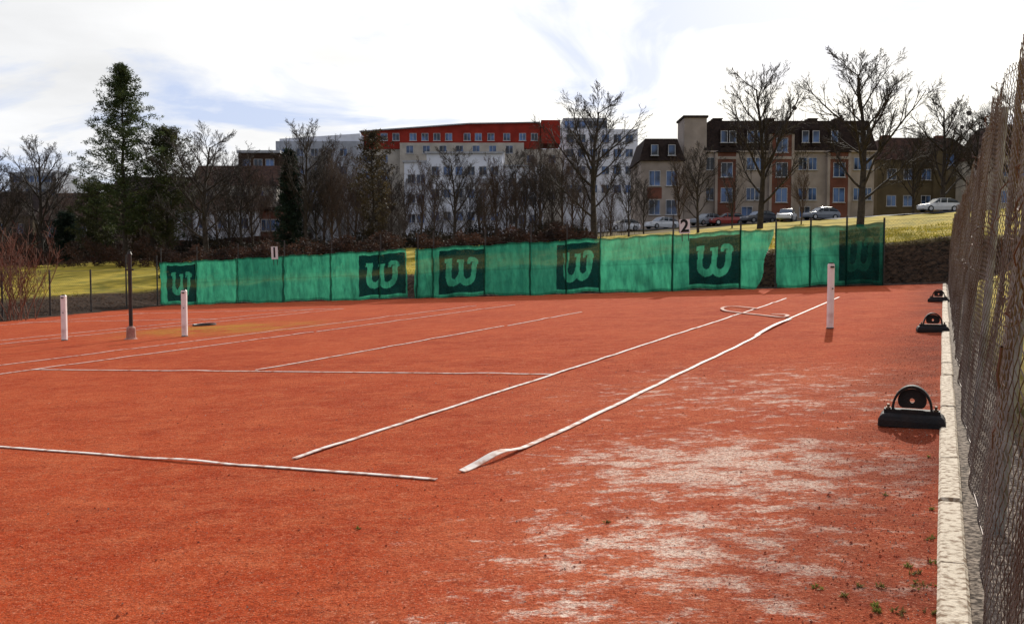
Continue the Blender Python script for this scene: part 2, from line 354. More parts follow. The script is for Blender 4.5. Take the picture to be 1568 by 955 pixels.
while u>-37.5: kerb(u-1+.006,35.45,u-.006,35.57,.05+r.uniform(-.01,.01)); u-=1
mb.obj('end_kerb',[mat('dark_kerb',(.13,.09,.07),(.05,.035,.03),scale=5,bump=.4)])
mb=MB(); mb.add([W(.06,-4,-.0),W(.42,-4,.0),W(.42,35,.0),W(.06,35,.0)],[(0,1,2,3)]); mb.obj('gravel_strip',[mat('grey_gravel',(.34,.27,.21),(.05,.035,.025),scale=40,bump=.5,bscale=90,detail=10,lo=.40,hi=.62,spec=.05)])
# ---------------- right chain link fence
galv=mat('rusty_wire',(.20,.15,.13),(.09,.045,.03),scale=3,rough=.55,metal=.35,detail=2)
def Fu(v,k):
    return .118+.147*k+.050*np.sin(v*1.35+.6)*np.sin(math.pi*k)+.034*np.sin(v*3.1+k*4)*(.4+.6*k)+.02*np.sin(v*.7)*k+.010*np.sin(v*9+k*9)
def Fh(v,k): return 2.22*k+(.05*np.sin(v*1.1)+.05*np.sin(v*3.7)+.025*np.sin(v*8))*k
def chain(v0,v1,p,r):
    nw=int((v1-v0)/p); K=int(2.2/p)+1
    i=np.arange(nw)[:,None]; k=np.arange(K)[None,:]
    x=np.where(i%2==0, i+(k%2), i+1-(k%2))*p+v0+0*k
    kk=(k/(K-1))+0*i
    x=x+.03*np.sin(kk*7+x*.8)
    u=Fu(x,kk)+np.where((k%2)==0,.0015,-.0015); h=Fh(x,kk)
    Rn,En,On=np.array(R),np.array(E1),np.array(O)
    P=On+u[...,None]*Rn+x[...,None]*En+h[...,None]*np.array([0,0,1.])
    offs=[Rn*r, -.5*Rn*r+.87*r*En, -.5*Rn*r-.87*r*En]
    V=np.stack([P+o for o in offs],axis=2).reshape(-1,3)
    base=(np.arange(nw)[:,None]*K+np.arange(K-1)[None,:]).reshape(-1)*3
    F=np.concatenate([np.stack([base+a,base+b,base+3+b,base+3+a],1) for a,b in ((0,1),(1,2),(2,0))])
    return V,F
e=empty('chain_link_fence')
for nm,a_ in (('mesh_near',(.7,12.,.029,.0022)),('mesh_far',(12.,35.,.045,.0024))):
    V,F=chain(*a_); me=bpy.data.meshes.new(nm); me.from_pydata(V.tolist(),[],F.tolist()); me.materials.append(galv); me.update(); link_new(bpy.data.objects.new(nm,me),e)
mb=MB()
for v in [1.6,4.55]+[4.55+3*i for i in range(1,11)]:
    mb.tube([W(.19,v,-.1),W(.27,v,1.2),W(.33,v,2.3)],.028,8)
mb.obj('posts',[mat('weathered_post',(.32,.32,.31),(.14,.12,.10),scale=9,rough=.6)],e)
mb=MB()
for k in (.01,.5,.99):
    mb.tube([W(float(Fu(v,k)),v,float(Fh(v,k))) for v in np.arange(.7,35,.3)],.002,4)
mb.obj('tension_wires',[galv],e)
# dry vine tangled in the upper part of the fence
mb=MB(); r=random.Random(21)
for i in range(150):
    v=2.8+r.random()**1.3*20; k=r.uniform(.45,1.0); pts=[]; sv=r.uniform(-.10,.10); sk=r.uniform(-.05,.07)
    for j in range(7):
        pts.append(W(float(Fu(v,min(k,1)))+r.uniform(-.02,.03),v,float(Fh(v,min(k,1.04))))); v+=sv+r.gauss(0,.03); k=max(.3,k+sk*.5+r.gauss(0,.012))
        k=min(k,1.06)
    mb.tube(pts,[.0045,.004,.0035,.003,.0025,.002,.0015],4,cap=False)
mb.obj('dry_vine',[mat('vine_stems',(.16,.085,.05),(.07,.04,.03),scale=5,detail=2)])
# ---------------- end fence & windscreen
def u_at(px,v=35.3):
    x,y=at_v(px,v); return uv_of(x,y)[0]
fp=mat('fence_post_steel',(.06,.06,.058),(.035,.027,.022),scale=5,rough=.5)
e=empty('end_fence'); mb=MB()
pps=[247,302,365,436,508,583,640,664,743,813,868,919,1030,1133,1187,1240,1295,1352,1460]
for p in pps:
    u=u_at(p,35.4); h=3.05 if p<1100 else 2.6
    if p>=1352: h=2.45
    mb.tube([W(u,35.42,-.1),W(u,35.42,h)],.035,6)
mb.obj('posts',[fp],e)
mb=MB()
for h in (2.35,2.8):
    mb.tube([W(u_at(247,35.4),35.42,h),W(u_at(1130 if h>2.4 else 1460,35.4),35.42,h)],.006,4)
ua,ubb=u_at(1352,35.42),u_at(1460,35.42); i=0
while ua+i*.12<ubb+2.3:
    for s_ in (1,-1):
        x0=ua+i*.12 if s_<0 else ua+i*.12-2.3; x1=x0+2.3
        z0,z1=(.05,2.35) if s_>0 else (2.35,.05)
        c0=max(x0,ua); c1=min(x1,ubb)
        if c1>c0+.05:
            g=lambda x:z0+(z1-z0)*(x-x0)/(x1-x0)
            mb.tube([W(c0,35.42,g(c0)),W(c1,35.42,g(c1))],.002,3,cap=False)
    i+=1
mb.obj('wires',[fp],e)
e2=empty('side_fence'); mb=MB(); vv=[35.4-2.9*i for i in range(0,9)]
for v in vv:
    u=ub(v)-.2; mb.tube([W(u,v,-.1),W(u,v,2.7 if v>30 else 2.0)],.04,6)
for h in (.05,1.0,1.95): mb.tube([W(ub(v)-.2,v,h) for v in vv],.008,4)
for i in range(0,180):
    v=35-.14*i
    for s_ in (1,-1):
        v2=v+s_*1.9
        if 12<v2<35.4: mb.tube([W(ub(v)-.2,v,.05),W(ub(v2)-.2,v2,1.95)],.0022,3,cap=False)
mb.obj('posts_and_wires',[fp],e2)
# windscreen
uL,uR=u_at(247),u_at(1352); step=.026; nx=int((uR-uL)/step); nz=88; Hs=2.3
pu=[u_at(p) for p in pps]
U=np.linspace(uL,uR,nx); Z=np.linspace(0,1,nz)
logos=[(258,301),(551,622),(673,742),(853,918),(1055,1133),(1284,1345)]
UU,ZZ=np.meshgrid(U,Z); mask=np.zeros_like(UU)
for a_,b_ in logos:
    l0,l1=u_at(a_),u_at(b_); cx_=(l0+l1)/2; hw=(l1-l0)/2
    X=(UU-cx_)/hw; Y=(ZZ-.50)/.42
    inside=(abs(X)<1)&(abs(Y)<1)
    Ws=np.zeros_like(inside)
    Xs=(X-.08*Y)*1.12; yb=-.15
    for c_ in (-.31,.31):
        rr=np.hypot((Xs-c_),(Y-yb)*.8); Ws|=(abs(rr-.31)<.13)&(Y<yb)
    for c_,tp,hwid in ((-.62,.60,.13),(0,.52,.12),(.62,.40,.13)):
        Ws|=(abs(Xs-c_)<hwid)&(Y>=yb)&(Y<tp)
    Ws|=(Xs>-.84)&(Xs<-.5)&(Y>.45)&(Y<.62)
    Ws|=(Xs>-.22)&(Xs<.12)&(Y>.40)&(Y<.54)
    rr=np.hypot(Xs-.50,(Y-.36)); Ws|=(abs(rr-.20)<.11)&(Y>.34)&(Xs>.26)
    mask=np.where(inside,np.where(Ws,.10,1.),mask)
dens=np.zeros_like(UU)
for p in pu: dens=np.maximum(dens,np.exp(-((UU-p)/.04)**2))
dens=np.maximum(dens,np.exp(-((ZZ-.985)/.02)**2)*.8)
dens=np.maximum(dens,np.exp(-((ZZ-.02)/.02)**2)*.7)
dens=np.maximum(dens,np.exp(-((ZZ-.50)/.008)**2)*.35)
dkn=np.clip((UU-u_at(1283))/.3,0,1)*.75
tones={302:.55,365:.25,436:.95,508:.45,583:.35,664:.7,743:.75,813:1.,868:1.,919:.55,1030:.1,1133:.4,1187:.15,1240:.45,1295:.6,1352:.9}
seg=np.searchsorted(np.array(pu),UU); tl=[.5]+[tones.get(p,.5) for p in pps[1:]]+[.5]; tone=np.array(tl)[np.clip(seg,0,len(tl)-1)]
wave=.035*np.sin(UU*2.1+ZZ*2)+.02*np.sin(UU*5.3+1.3*np.sin(ZZ*3))+.022*np.sin(UU*11+ZZ*4+np.sin(UU*3))*(1-ZZ*.4)+.015*np.sin(UU*23+ZZ*9)+.014*np.sin(ZZ*21+np.sin(UU*2.3)*3)
V0=35.28-abs(wave)*1.6
sag=.06*np.sin((UU-uL)*1.05)**2+.015*np.sin(UU*9); botv=.04*np.sin(UU*1.3)+.03*np.sin(UU*4.1)
HH=(.05+botv)*(1-ZZ)+(Hs-sag)*ZZ
Rn,En,On=np.array(R),np.array(E1),np.array(O)
P=On+UU[...,None]*Rn+V0[...,None]*En+HH[...,None]*np.array([0,0,1.])
idx=np.arange(nx*nz).reshape(nz,nx)
g0,g1=u_at(625),u_at(637)
um=(UU[:-1,:-1]+UU[1:,1:])/2; zm=(ZZ[:-1,:-1]+ZZ[1:,1:])/2
gap=(um>g0-.05*zm)&(um<g1)
t0=u_at(1156)+ (u_at(1183)-u_at(1156))*np.clip(zm,0,1)**.7+.06*np.sin(zm*9); t1=u_at(1190)-(u_at(1190)-u_at(1186))*zm
gap|=(um>t0)&(um<t1)
q=np.stack([idx[:-1,:-1],idx[:-1,1:],idx[1:,1:],idx[1:,:-1]],-1)[~gap]
me=bpy.data.meshes.new('windscreen'); me.from_pydata(P.reshape(-1,3).tolist(),[],q.tolist()); me.polygons.foreach_set('use_smooth',[True]*len(q))
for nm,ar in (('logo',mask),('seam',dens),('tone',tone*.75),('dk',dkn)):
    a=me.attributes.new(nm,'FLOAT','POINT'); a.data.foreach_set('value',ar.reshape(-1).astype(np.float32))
m=bpy.data.materials.new('green_mesh_fabric'); m.use_nodes=True; nt=m.node_tree; nt.nodes.remove(nt.nodes['Principled BSDF']); out=nt.nodes['Material Output']; Lk=nt.links.new
def attr(n_): return nn(nt,'ShaderNodeAttribute',attribute_name=n_).outputs['Fac']
def mixc(f,a,b):
    n=nn(nt,'ShaderNodeMix',data_type='RGBA')
    if isinstance(f,float): n.inputs[0].default_value=f
    else: Lk(f,n.inputs[0])
    for i,x in ((6,a),(7,b)):
        if isinstance(x,tuple): n.inputs[i].default_value=(*x,1)
        else: Lk(x,n.inputs[i])
    return n.outputs[2]
tcx=nn(nt,'ShaderNodeTexCoord'); nz1=nn(nt,'ShaderNodeTexNoise'); nz1.inputs['Scale'].default_value=1.3; nz1.inputs['Detail'].default_value=7; nz1.inputs['Roughness'].default_value=.68; mpx=nn(nt,'ShaderNodeMapping'); mpx.inputs['Scale'].default_value=(2.5,2.5,.6); Lk(tcx.outputs['Object'],mpx.inputs[0]); Lk(mpx.outputs[0],nz1.inputs['Vector'])
nr=nn(nt,'ShaderNodeMapRange'); nr.inputs[1].default_value=.36; nr.inputs[2].default_value=.62; Lk(nz1.outputs['Fac'],nr.inputs[0])
c=mixc(attr('tone'),(.065,.42,.24),(.018,.145,.095)); c=mixc(nr.outputs[0],mixc(.66,c,(.008,.085,.06)),c)
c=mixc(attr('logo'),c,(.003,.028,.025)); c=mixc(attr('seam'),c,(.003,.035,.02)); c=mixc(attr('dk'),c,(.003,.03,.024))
d_=nn(nt,'ShaderNodeBsdfDiffuse'); t_=nn(nt,'ShaderNodeBsdfTranslucent'); Lk(c,d_.inputs[0]); Lk(c,t_.inputs[0])
ms=nn(nt,'ShaderNodeMixShader'); ms.inputs[0].default_value=.42; Lk(d_.outputs[0],ms.inputs[1]); Lk(t_.outputs[0],ms.inputs[2])
tp=nn(nt,'ShaderNodeBsdfTransparent'); m2=nn(nt,'ShaderNodeMixShader'); m2.inputs[0].default_value=.1; Lk(ms.outputs[0],m2.inputs[1]); Lk(tp.outputs[0],m2.inputs[2]); Lk(m2.outputs[0],out.inputs[0])
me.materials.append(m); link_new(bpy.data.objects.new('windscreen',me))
wb=mat('white_board',(.8,.8,.78),(.7,.68,.66),scale=5,rough=.5); bk=mat('black_paint',(.015,.015,.015),(.02,.02,.02))
for px,dg,hc,hw,hh in ((422,'1',2.45,.2,.31),(1048,'2',2.55,.21,.28)):
    u=u_at(px,35.1); p=W(u,35.05,hc); e=empty('number_sign')
    e.matrix_world=Matrix.Translation(p)@Matrix((R,N,-E1)).transposed().to_4x4()
    mb=MB(); mb.box((-hw,-hh,-.015),(hw,hh,.0)); o=mb.obj('board',[wb],e)
    mb=MB(); mb.tube([(-hw*.6,-hh-.3,-.04),(-hw*.6,hh,-.04)],.015,6); mb.tube([(hw*.6,-hh-.3,-.04),(hw*.6,hh,-.04)],.015,6); mb.obj('brackets',[dark],e)
    cu=bpy.data.curves.new('digit','FONT'); cu.body=dg; cu.size=.68; cu.extrude=.004; cu.offset=.018; cu.align_x='CENTER'; cu.align_y='CENTER'; cu.materials.append(bk)
    o=link_new(bpy.data.objects.new('digit',cu),e); o.location=(0,0,.006)
# ---------------- trees
def perp(d,r):
    a=Vector((r.gauss(0,1),r.gauss(0,1),r.gauss(0,1))); a=a-d*a.dot(d); return a.normalized()
def grow(mb,p,d,L,rad,lv,r,P):
    segs=P['segs'][lv]; sides=P['sides'][lv]; pts=[p]; rr=[rad]; cur=d.normalized(); end=max(rad*.22,P['rmin'])
    for i in range(segs):
        cur=(cur+perp(cur,r)*P['wob'][lv]+Vector((0,0,P['up'][lv]))).normalized(); pts.append(pts[-1]+cur*(L/segs)); rr.append(rad+(end-rad)*(i+1)/segs)
    mb.tube(pts,rr,sides,0,cap=False)
    if lv+1>=len(P['n']): return
    nC=P['n'][lv+1]
    for k in range(nC):
        f=P['start'][lv]+(1-P['start'][lv])*(k+r.random()*.9)/nC; f=min(f,.99)
        x=f*segs; i=min(int(x),segs-1); q=pts[i].lerp(pts[i+1],x-i); dd=(pts[i+1]-pts[i]).normalized()
        ang=math.radians(r.uniform(*P['ang'][lv])); nd=dd*math.cos(ang)+perp(dd,r)*math.sin(ang)
        if lv==0:
            az=k*2.4+r.uniform(-.4,.4); nd=Vector((math.cos(az)*math.sin(ang),math.sin(az)*math.sin(ang),math.cos(ang)))
        LL=L*P['ratio'][lv]*(1-P['tap'][lv]*f)*r.uniform(.75,1.2)
        grow(mb,q,nd,LL,max(min((rr[i])*.6,LL*P.get('thick',.02)),P['rmin']),lv+1,r,P)
def bare(seed,dense=1.,spread=1.,leader=.8):
    P=dict(segs=[8,6,4,3,2],sides=[7,5,3,3,3],n=[1,int(17*dense),10,7,4],start=[.18,.2,.15,.15],ang=[(22*spread,44*spread),(20,42),(20,48),(20,50)],ratio=[.62,.46,.5,.55],tap=[.6,.45,.4,.3],wob=[.05,.09,.11,.14,.16],up=[.05,.08,.09,.08,.05],rmin=.0065)
    mb=MB(); grow(mb,Vector((0,0,-.2)),Vector((0,0,1)),10*leader,.17,0,random.Random(seed),P); return mb
bark=mat('bark',(.06,.045,.036),(.022,.017,.014),scale=6,detail=3)
bark2=mat('bark_brown',(.12,.075,.05),(.05,.033,.025),scale=6,detail=3)
templ=[bare(1,1,1.1,.85).mesh('bare_tree',[bark],True),bare(2,1.1,1.3,.75).mesh('bare_tree',[bark],True),bare(3,.9,.8,.9).mesh('bare_tree',[bark2],True),bare(4,1.1,.95,.85).mesh('bare_tree',[bark2],True),bare(5,.85,1.45,.72).mesh('bare_tree',[bark],True)]
HT=[max(v_.co.z for v_ in t.vertices) for t in templ]
def tree(px,ytop,ybase_v,k,wx=1.,rot=None):
    x,y=at_v(px,ybase_v); z=tz(x,y); top=HC+(407-ytop)/FP*y; h=top-z
    o=link_new(bpy.data.objects.new('bare_tree',templ[k])); o.location=(x,y,z); s=h/HT[k]; o.scale=(s*wx,s*wx,s); o.rotation_euler=(0,0,rot if rot is not None else random.uniform(0,6)); return o
for a_ in [(65,207,64,1,1.1),(5,235,62,4,1.2),(318,190,62,1,1.2),(352,220,70,0,.9),(388,230,72,3,.9),(470,182,64,1,1.),(497,215,74,3,1.),(522,208,80,2,1.1),(545,232,70,3,.9),(600,245,76,0,.9),(645,235,78,2,.8),(695,222,62,1,.95),(762,234,70,3,.95),(790,218,80,0,1.),(828,200,78,3,1.),(862,210,74,2,1.),(910,132,64,1,1.15),(962,240,66,0,.8),(1068,218,66,1,.9),(1040,235,74,3,.8),(1162,94,66,1,1.0),(1315,70,62,1,1.15),(1225,250,80,3,.8),(1120,255,78,0,.8),(1440,140,120,1,1.3),(1490,150,125,0,1.3),(1545,130,110,1,1.2),(1395,190,130,0,1.1),(430,250,80,0,.9),(735,255,82,2,1),(-40,190,60,0,1.),(-110,170,60,2,1.),(1640,150,90,1,1.),(580,238,86,0,1.),(665,250,84,3,1),(820,240,70,0,.8),(875,232,82,3,.9),
 (300,250,74,3,1.1),(335,258,78,2,1.1),(372,252,66,1,.9),(410,262,84,3,1.1),(455,235,84,3,1.),(485,250,66,0,.9),(508,240,66,3,1),(535,255,84,2,1.1),(558,262,78,3,1.),(590,270,70,2,1),(618,268,84,3,1.1),(720,275,70,0,.9),(745,268,84,3,1),(775,262,74,1,.9),(803,255,70,2,1),(845,240,68,0,.9),(890,250,72,3,1),(935,262,78,2,1),(985,268,74,0,.9),(20,262,76,2,1.1),(95,265,72,3,1.),(130,285,78,0,1.)]:
    tree(*a_)
def leaves(cs,rad,n,ln,wd,rng,flat=.7,droop=0):
    """many small needle-tuft faces round each centre"""
    cs=np.array(cs); K=len(cs); c=np.repeat(cs,n,0); rad=np.repeat(np.array(rad),n)
    d=rng.normal(size=(K*n,3)); d/=np.linalg.norm(d,axis=1)[:,None]; rr=rng.uniform(.2,1,K*n)**.6*rad
    p=c+d*rr[:,None]*np.array([1,1,flat]); dir_=d+rng.normal(size=d.shape)*.6+np.array([0,0,droop]); dir_/=np.linalg.norm(dir_,axis=1)[:,None]
    s=np.cross(dir_,rng.normal(size=d.shape)); s/=np.linalg.norm(s,axis=1)[:,None]+1e-6
    l=ln*rng.uniform(.5,1.3,K*n)[:,None]; w_=wd*rng.uniform(.6,1.3,K*n)[:,None]
    V=np.stack([p-s*w_*.5,p+s*w_*.5,p+dir_*l],1).reshape(-1,3); F=np.arange(K*n*3).reshape(-1,3)
    return V,F
pineL=leafmat('pine_needles',(.085,.11,.035),(.016,.028,.012),1.3); spruceL=leafmat('spruce_needles',(.03,.05,.03),(.008,.016,.012),1.5); ivyL=leafmat('evergreen_leaves',(.08,.085,.03),(.02,.026,.012),1.); brownL=leafmat('brown_ivy_leaves',(.09,.065,.03),(.025,.02,.012),1.)
def conifer(name,px,ytop,v,half,kind,lm,seed,nb=110,start=.12,n=34,dens=1.):
    x,y=at_v(px,v); z=tz(x,y); H=HC+(407-ytop)/FP*y-z; Wd=half/FP*y; r=random.Random(seed); rng=np.random.RandomState(seed)
    e=empty(name,(x,y,z)); mb=MB(); tp=[(r.uniform(-.1,.1),r.uniform(-.1,.1),H*i/8-.2) for i in range(9)]; mb.tube(tp,[.02+H*.013*(1-i/8) for i in range(9)],7,cap=False)
    cs=[];rd=[]
    for k in range(nb):
        f=start+(1-start)*((k+r.random())/nb)**.9; zz_=H*f; az=k*2.4+r.uniform(-.5,.5)
        if kind=='pine': env=(min(1,(f-start)*2.6+.5))*(1-max(0,f-.42)/.58)**.7*r.uniform(.5,1.15); up=.18
        elif kind=='spruce': env=(1-f)**.9*r.uniform(.85,1.1)+.03; up=-.15
        else: env=math.sin(math.pi*min(1,(f-start)/(1-start)*.85+.12))**.6*r.uniform(.5,1.1); up=.5
        Lb=Wd*env; d=Vector((math.cos(az),math.sin(az),up)); q=Vector((0,0,zz_)); pts=[q+d*(Lb*t)+Vector((0,0,(.12 if kind!='spruce' else .1)*Lb*t*t)) for t in (0,.35,.7,1)]
        mb.tube(pts,[.05,.035,.02,.01],4,cap=False)
        for t in ((.3,.5,.68,.84,.95,1.05) if kind!='spruce' else (.2,.4,.6,.8,1.)):
            if kind=='pine' and r.random()<.2: continue
            b_=q+d*(Lb*t)+Vector((0,0,.12*Lb*t*t)); cs.append([b_.x+r.gauss(0,.15),b_.y+r.gauss(0,.15),b_.z+r.gauss(0,.1)]); rd.append(r.uniform(.22,.48)*(1 if kind!='spruce' else .7)*(.6+Wd/8)*dens)
    mb.obj('trunk_and_branches',[bark],e,True)
    V,F=leaves(cs,rd,n,.24,.085,rng,.55,.15 if kind=='pine' else -.1); me=bpy.data.meshes.new('needles'); me.from_pydata(V.tolist(),[],F.tolist()); me.materials.append(lm); link_new(bpy.data.objects.new('needles',me),e)
conifer('pine_tree',193,105,60,66,'pine',pineL,1,190,.14,36,.95)
conifer('evergreen_tree',258,203,64,46,'round',ivyL,2,120,.1,30)
conifer('spruce_tree',446,232,64,32,'spruce',spruceL,3,120,.05)
conifer('ivy_covered_tree',572,206,66,36,'round',brownL,4,70,.1,16,.75)
conifer('evergreen_tree',150,285,66,40,'round',ivyL,5,80,.05)
conifer('thuja_tree',105,330,66,20,'round',spruceL,6,60,.03)
conifer('evergreen_tree',225,300,68,36,'round',brownL,8,70,.05)
def shrub(name,px,ytop,v,wd,seed,stems=34,m=None):
    x,y=at_v(px,v); z=tz(x,y); H=HC+(407-ytop)/FP*y-z; r=random.Random(seed); mb=MB()
    P=dict(segs=[5,3,2],sides=[4,3,3],n=[1,8,5],start=[.25,.2],ang=[(15,40),(20,45)],ratio=[.45,.5],tap=[.4,.3],wob=[.08,.13,.16],up=[.06,.06,.04],rmin=.006,thick=.02)
    for k in range(stems):
        az=r.uniform(0,6.28); t=r.uniform(.05,.55); d=Vector((math.cos(az)*t,math.sin(az)*t,1)); grow(mb,Vector((r.gauss(0,wd*.18),r.gauss(0,wd*.18),-.1)),d,H*r.uniform(.55,.95),.02,0,r,P)
    o=mb.obj(name,[m]); o.location=(x,y,z)
redt=mat('red_twigs',(.20,.085,.05),(.10,.045,.03),scale=4,detail=2); brt=mat('brown_twigs',(.075,.05,.036),(.04,.026,.02),scale=3,detail=2)
shrub('bare_shrub',28,345,24,2.2,1,20,redt)
shrub('bare_shrub',-25,365,24,2.2,2,16,redt)
mb_r=random.Random(9)
for i,px in enumerate([20,60,110,160,215,262,300,345,395,440,485,530,575,620,668,720,770,815,850,885,930]):
    shrub('bare_shrub',px+mb_r.uniform(-10,10),mb_r.uniform(310,340) ,mb_r.uniform(66,76),6,20+i,30,brt)
cs=[];rd=[]
for i in range(760):
    px=mb_r.uniform(-60,900); v=mb_r.uniform(66,72); x,y=at_v(px,v); z=tz(x,y); hmax=(1.2+1.3*max(0,math.sin(px*.045))+ (1.2 if px<240 else 0)) if px<430 else 1.1+.5*math.sin(px*.07); cs.append([x,y,z+mb_r.uniform(.1,hmax)]); rd.append(mb_r.uniform(.4,.8))  # hedge on the left; carried on rightwards, dark, to add understory shade
V,F=leaves(cs,rd,60,.22,.12,np.random.RandomState(3)); me=bpy.data.meshes.new('hedge'); me.from_pydata(V.tolist(),[],F.tolist()); hl=leafmat('hedge_leaves',(.035,.026,.016),(.012,.011,.008),.5); me.materials.append(hl); link_new(bpy.data.objects.new('hedge',me))
cs=[];rd=[]
for i in range(620):
    px=mb_r.uniform(244,612); v=mb_r.uniform(44.5,47.5); x,y=at_v(px,v); z=tz(x,y); cs.append([x,y,z+mb_r.uniform(.1,1.75+.25*math.sin(px*.11))]); rd.append(mb_r.uniform(.25,.5))
for i in range(260):
    px=mb_r.uniform(-70,246); v=mb_r.uniform(54,57); x,y=at_v(px,v); z=tz(x,y); cs.append([x,y,z+mb_r.uniform(.1,1.9+.4*math.sin(px*.06))]); rd.append(mb_r.uniform(.3,.6))
for i in range(300):
    px=mb_r.uniform(642,905); v=mb_r.uniform(53,56); x,y=at_v(px,v); z=tz(x,y); cs.append([x,y,z+mb_r.uniform(.1,1.2+.4*math.sin(px*.09))]); rd.append(mb_r.uniform(.25,.5))
V,F=leaves(cs,rd,70,.16,.08,np.random.RandomState(4)); me=bpy.data.meshes.new('beech_hedge'); me.from_pydata(V.tolist(),[],F.tolist()); me.materials.append(leafmat('beech_leaves',(.075,.035,.022),(.02,.013,.010),.8)); link_new(bpy.data.objects.new('beech_hedge',me))
def scatter(name,n,dmin,dmax,ln,wd,m,seed,flat=False):
    rng=np.random.RandomState(seed); V=[]
    for i in range(n):
        d=rng.uniform(dmin,dmax)
        if rng.rand()<.28: v=rng.uniform(16,35); u=ub(v)-d/.62
        else: u=rng.uniform(-42,1.5); v=35.6+d
        p=W(u,v); z=tz(p.x,p.y); c_=np.array([p.x,p.y,z]); a_=rng.uniform(0,6.28); l=ln*rng.uniform(.4,1.3)
        s_=np.array([math.cos(a_),math.sin(a_),0])*wd*.5; t_=np.array([rng.normal()*.5,rng.normal()*.5,(.25 if flat else 1.)])*l
        V+=[c_-s_,c_+s_,c_+t_]
    me=bpy.data.meshes.new(name); me.from_pydata([tuple(a) for a in V],[],np.arange(len(V)).reshape(-1,3).tolist()); me.materials.append(m); link_new(bpy.data.objects.new(name,me))
scatter('grass',18000,3.2,18,.15,.05,leafmat('grass_blades',(.48,.38,.05),(.22,.21,.03),.8),1)
scatter('leaf_litter',18000,.1,3.6,.2,.06,leafmat('dry_leaves',(.10,.055,.03),(.025,.016,.012),2.),2,flat=True)
# ---------------- weeds and gravel crumbs on the clay
rng=np.random.RandomState(11); cs=[];rd=[]
for px,py,s_ in [(1410,893,1.),(1403,878,.5),(1335,928,.6),(1345,936,.6),(1380,940,.6),(1293,912,.3),(1313,898,.3),(1350,900,.4),(1250,900,.3),(930,800,.3),(548,810,.15),(1425,825,.3),(1428,780,.3),(1355,758,.2),(1422,700,.2),(1430,862,.4),(1388,868,.3),(1428,940,.5)]:
    u,v=survey(px,py)
    for k in range(int(2+4*s_)):
        p=W(u+rng.normal()*.025*s_,v+rng.normal()*.025*s_,.003); cs.append([p.x,p.y,p.z]); rd.append(.010*s_+.003)
V,F=leaves(cs,rd,8,.018,.009,rng,.5,.6); me=bpy.data.meshes.new('weeds'); me.from_pydata(V.tolist(),[],F.tolist()); me.materials.append(leafmat('weed_leaves',(.18,.22,.04),(.16,.10,.04),9)); link_new(bpy.data.objects.new('weeds',me))
mb=MB(); r=random.Random(4)
for i in range(9000):
    if r.random()<.45: u=-.07-abs(r.gauss(0,.4)); v=r.uniform(2,16)
    else: u=r.uniform(-9,-.1); v=r.uniform(1.8,11)
    s_=r.uniform(.002,.0050)*(1.9 if r.random()<.06 else 1); p=W(u,v,s_*.4); k=[s_*r.uniform(.6,1.3) for _ in range(6)]
    mb.add([p+Vector((k[0],0,0)),p+Vector((0,k[1],0)),p-Vector((k[2],0,0)),p-Vector((0,k[3],0)),p+Vector((0,0,k[4])),p-Vector((0,0,k[5]))],[(0,1,4),(1,2,4),(2,3,4),(3,0,4)],0 if r.random()<.75 else 1)
mb.obj('clay_crumbs',[mat('crumb_red',(.28,.05,.02),(.14,.025,.012),scale=30),mat('crumb_grey',(.45,.34,.27),(.25,.17,.13),scale=30)])
# ---------------- buildings
frameM=mat('window_frame',(.52,.52,.54),(.38,.38,.40),detail=2)
glass=bpy.data.materials.new('window_glass'); glass.use_nodes=True
gn=glass.node_tree; gb=gn.nodes['Principled BSDF']; gb.inputs['Roughness'].default_value=.08; gb.inputs['Specular IOR Level'].default_value=.5
gt=nn(gn,'ShaderNodeTexCoord'); gno=nn(gn,'ShaderNodeTexNoise'); gno.inputs['Scale'].default_value=.45; gno.inputs['Detail'].default_value=1; gr=nn(gn,'ShaderNodeValToRGB'); gr.color_ramp.elements[0].position=.42; gr.color_ramp.elements[1].position=.62; gr.color_ramp.elements[0].color=(.012,.018,.03,1); gr.color_ramp.elements[1].color=(.10,.18,.38,1)
gn.links.new(gt.outputs['Object'],gno.inputs['Vector']); gn.links.new(gno.outputs['Fac'],gr.inputs[0]); gn.links.new(gr.outputs[0],gb.inputs['Base Color'])
def wallm(n,c,k=.7): return mat(n,c,[x*k for x in c],scale=.5,bump=.2,bscale=8,detail=7,spec=.1)
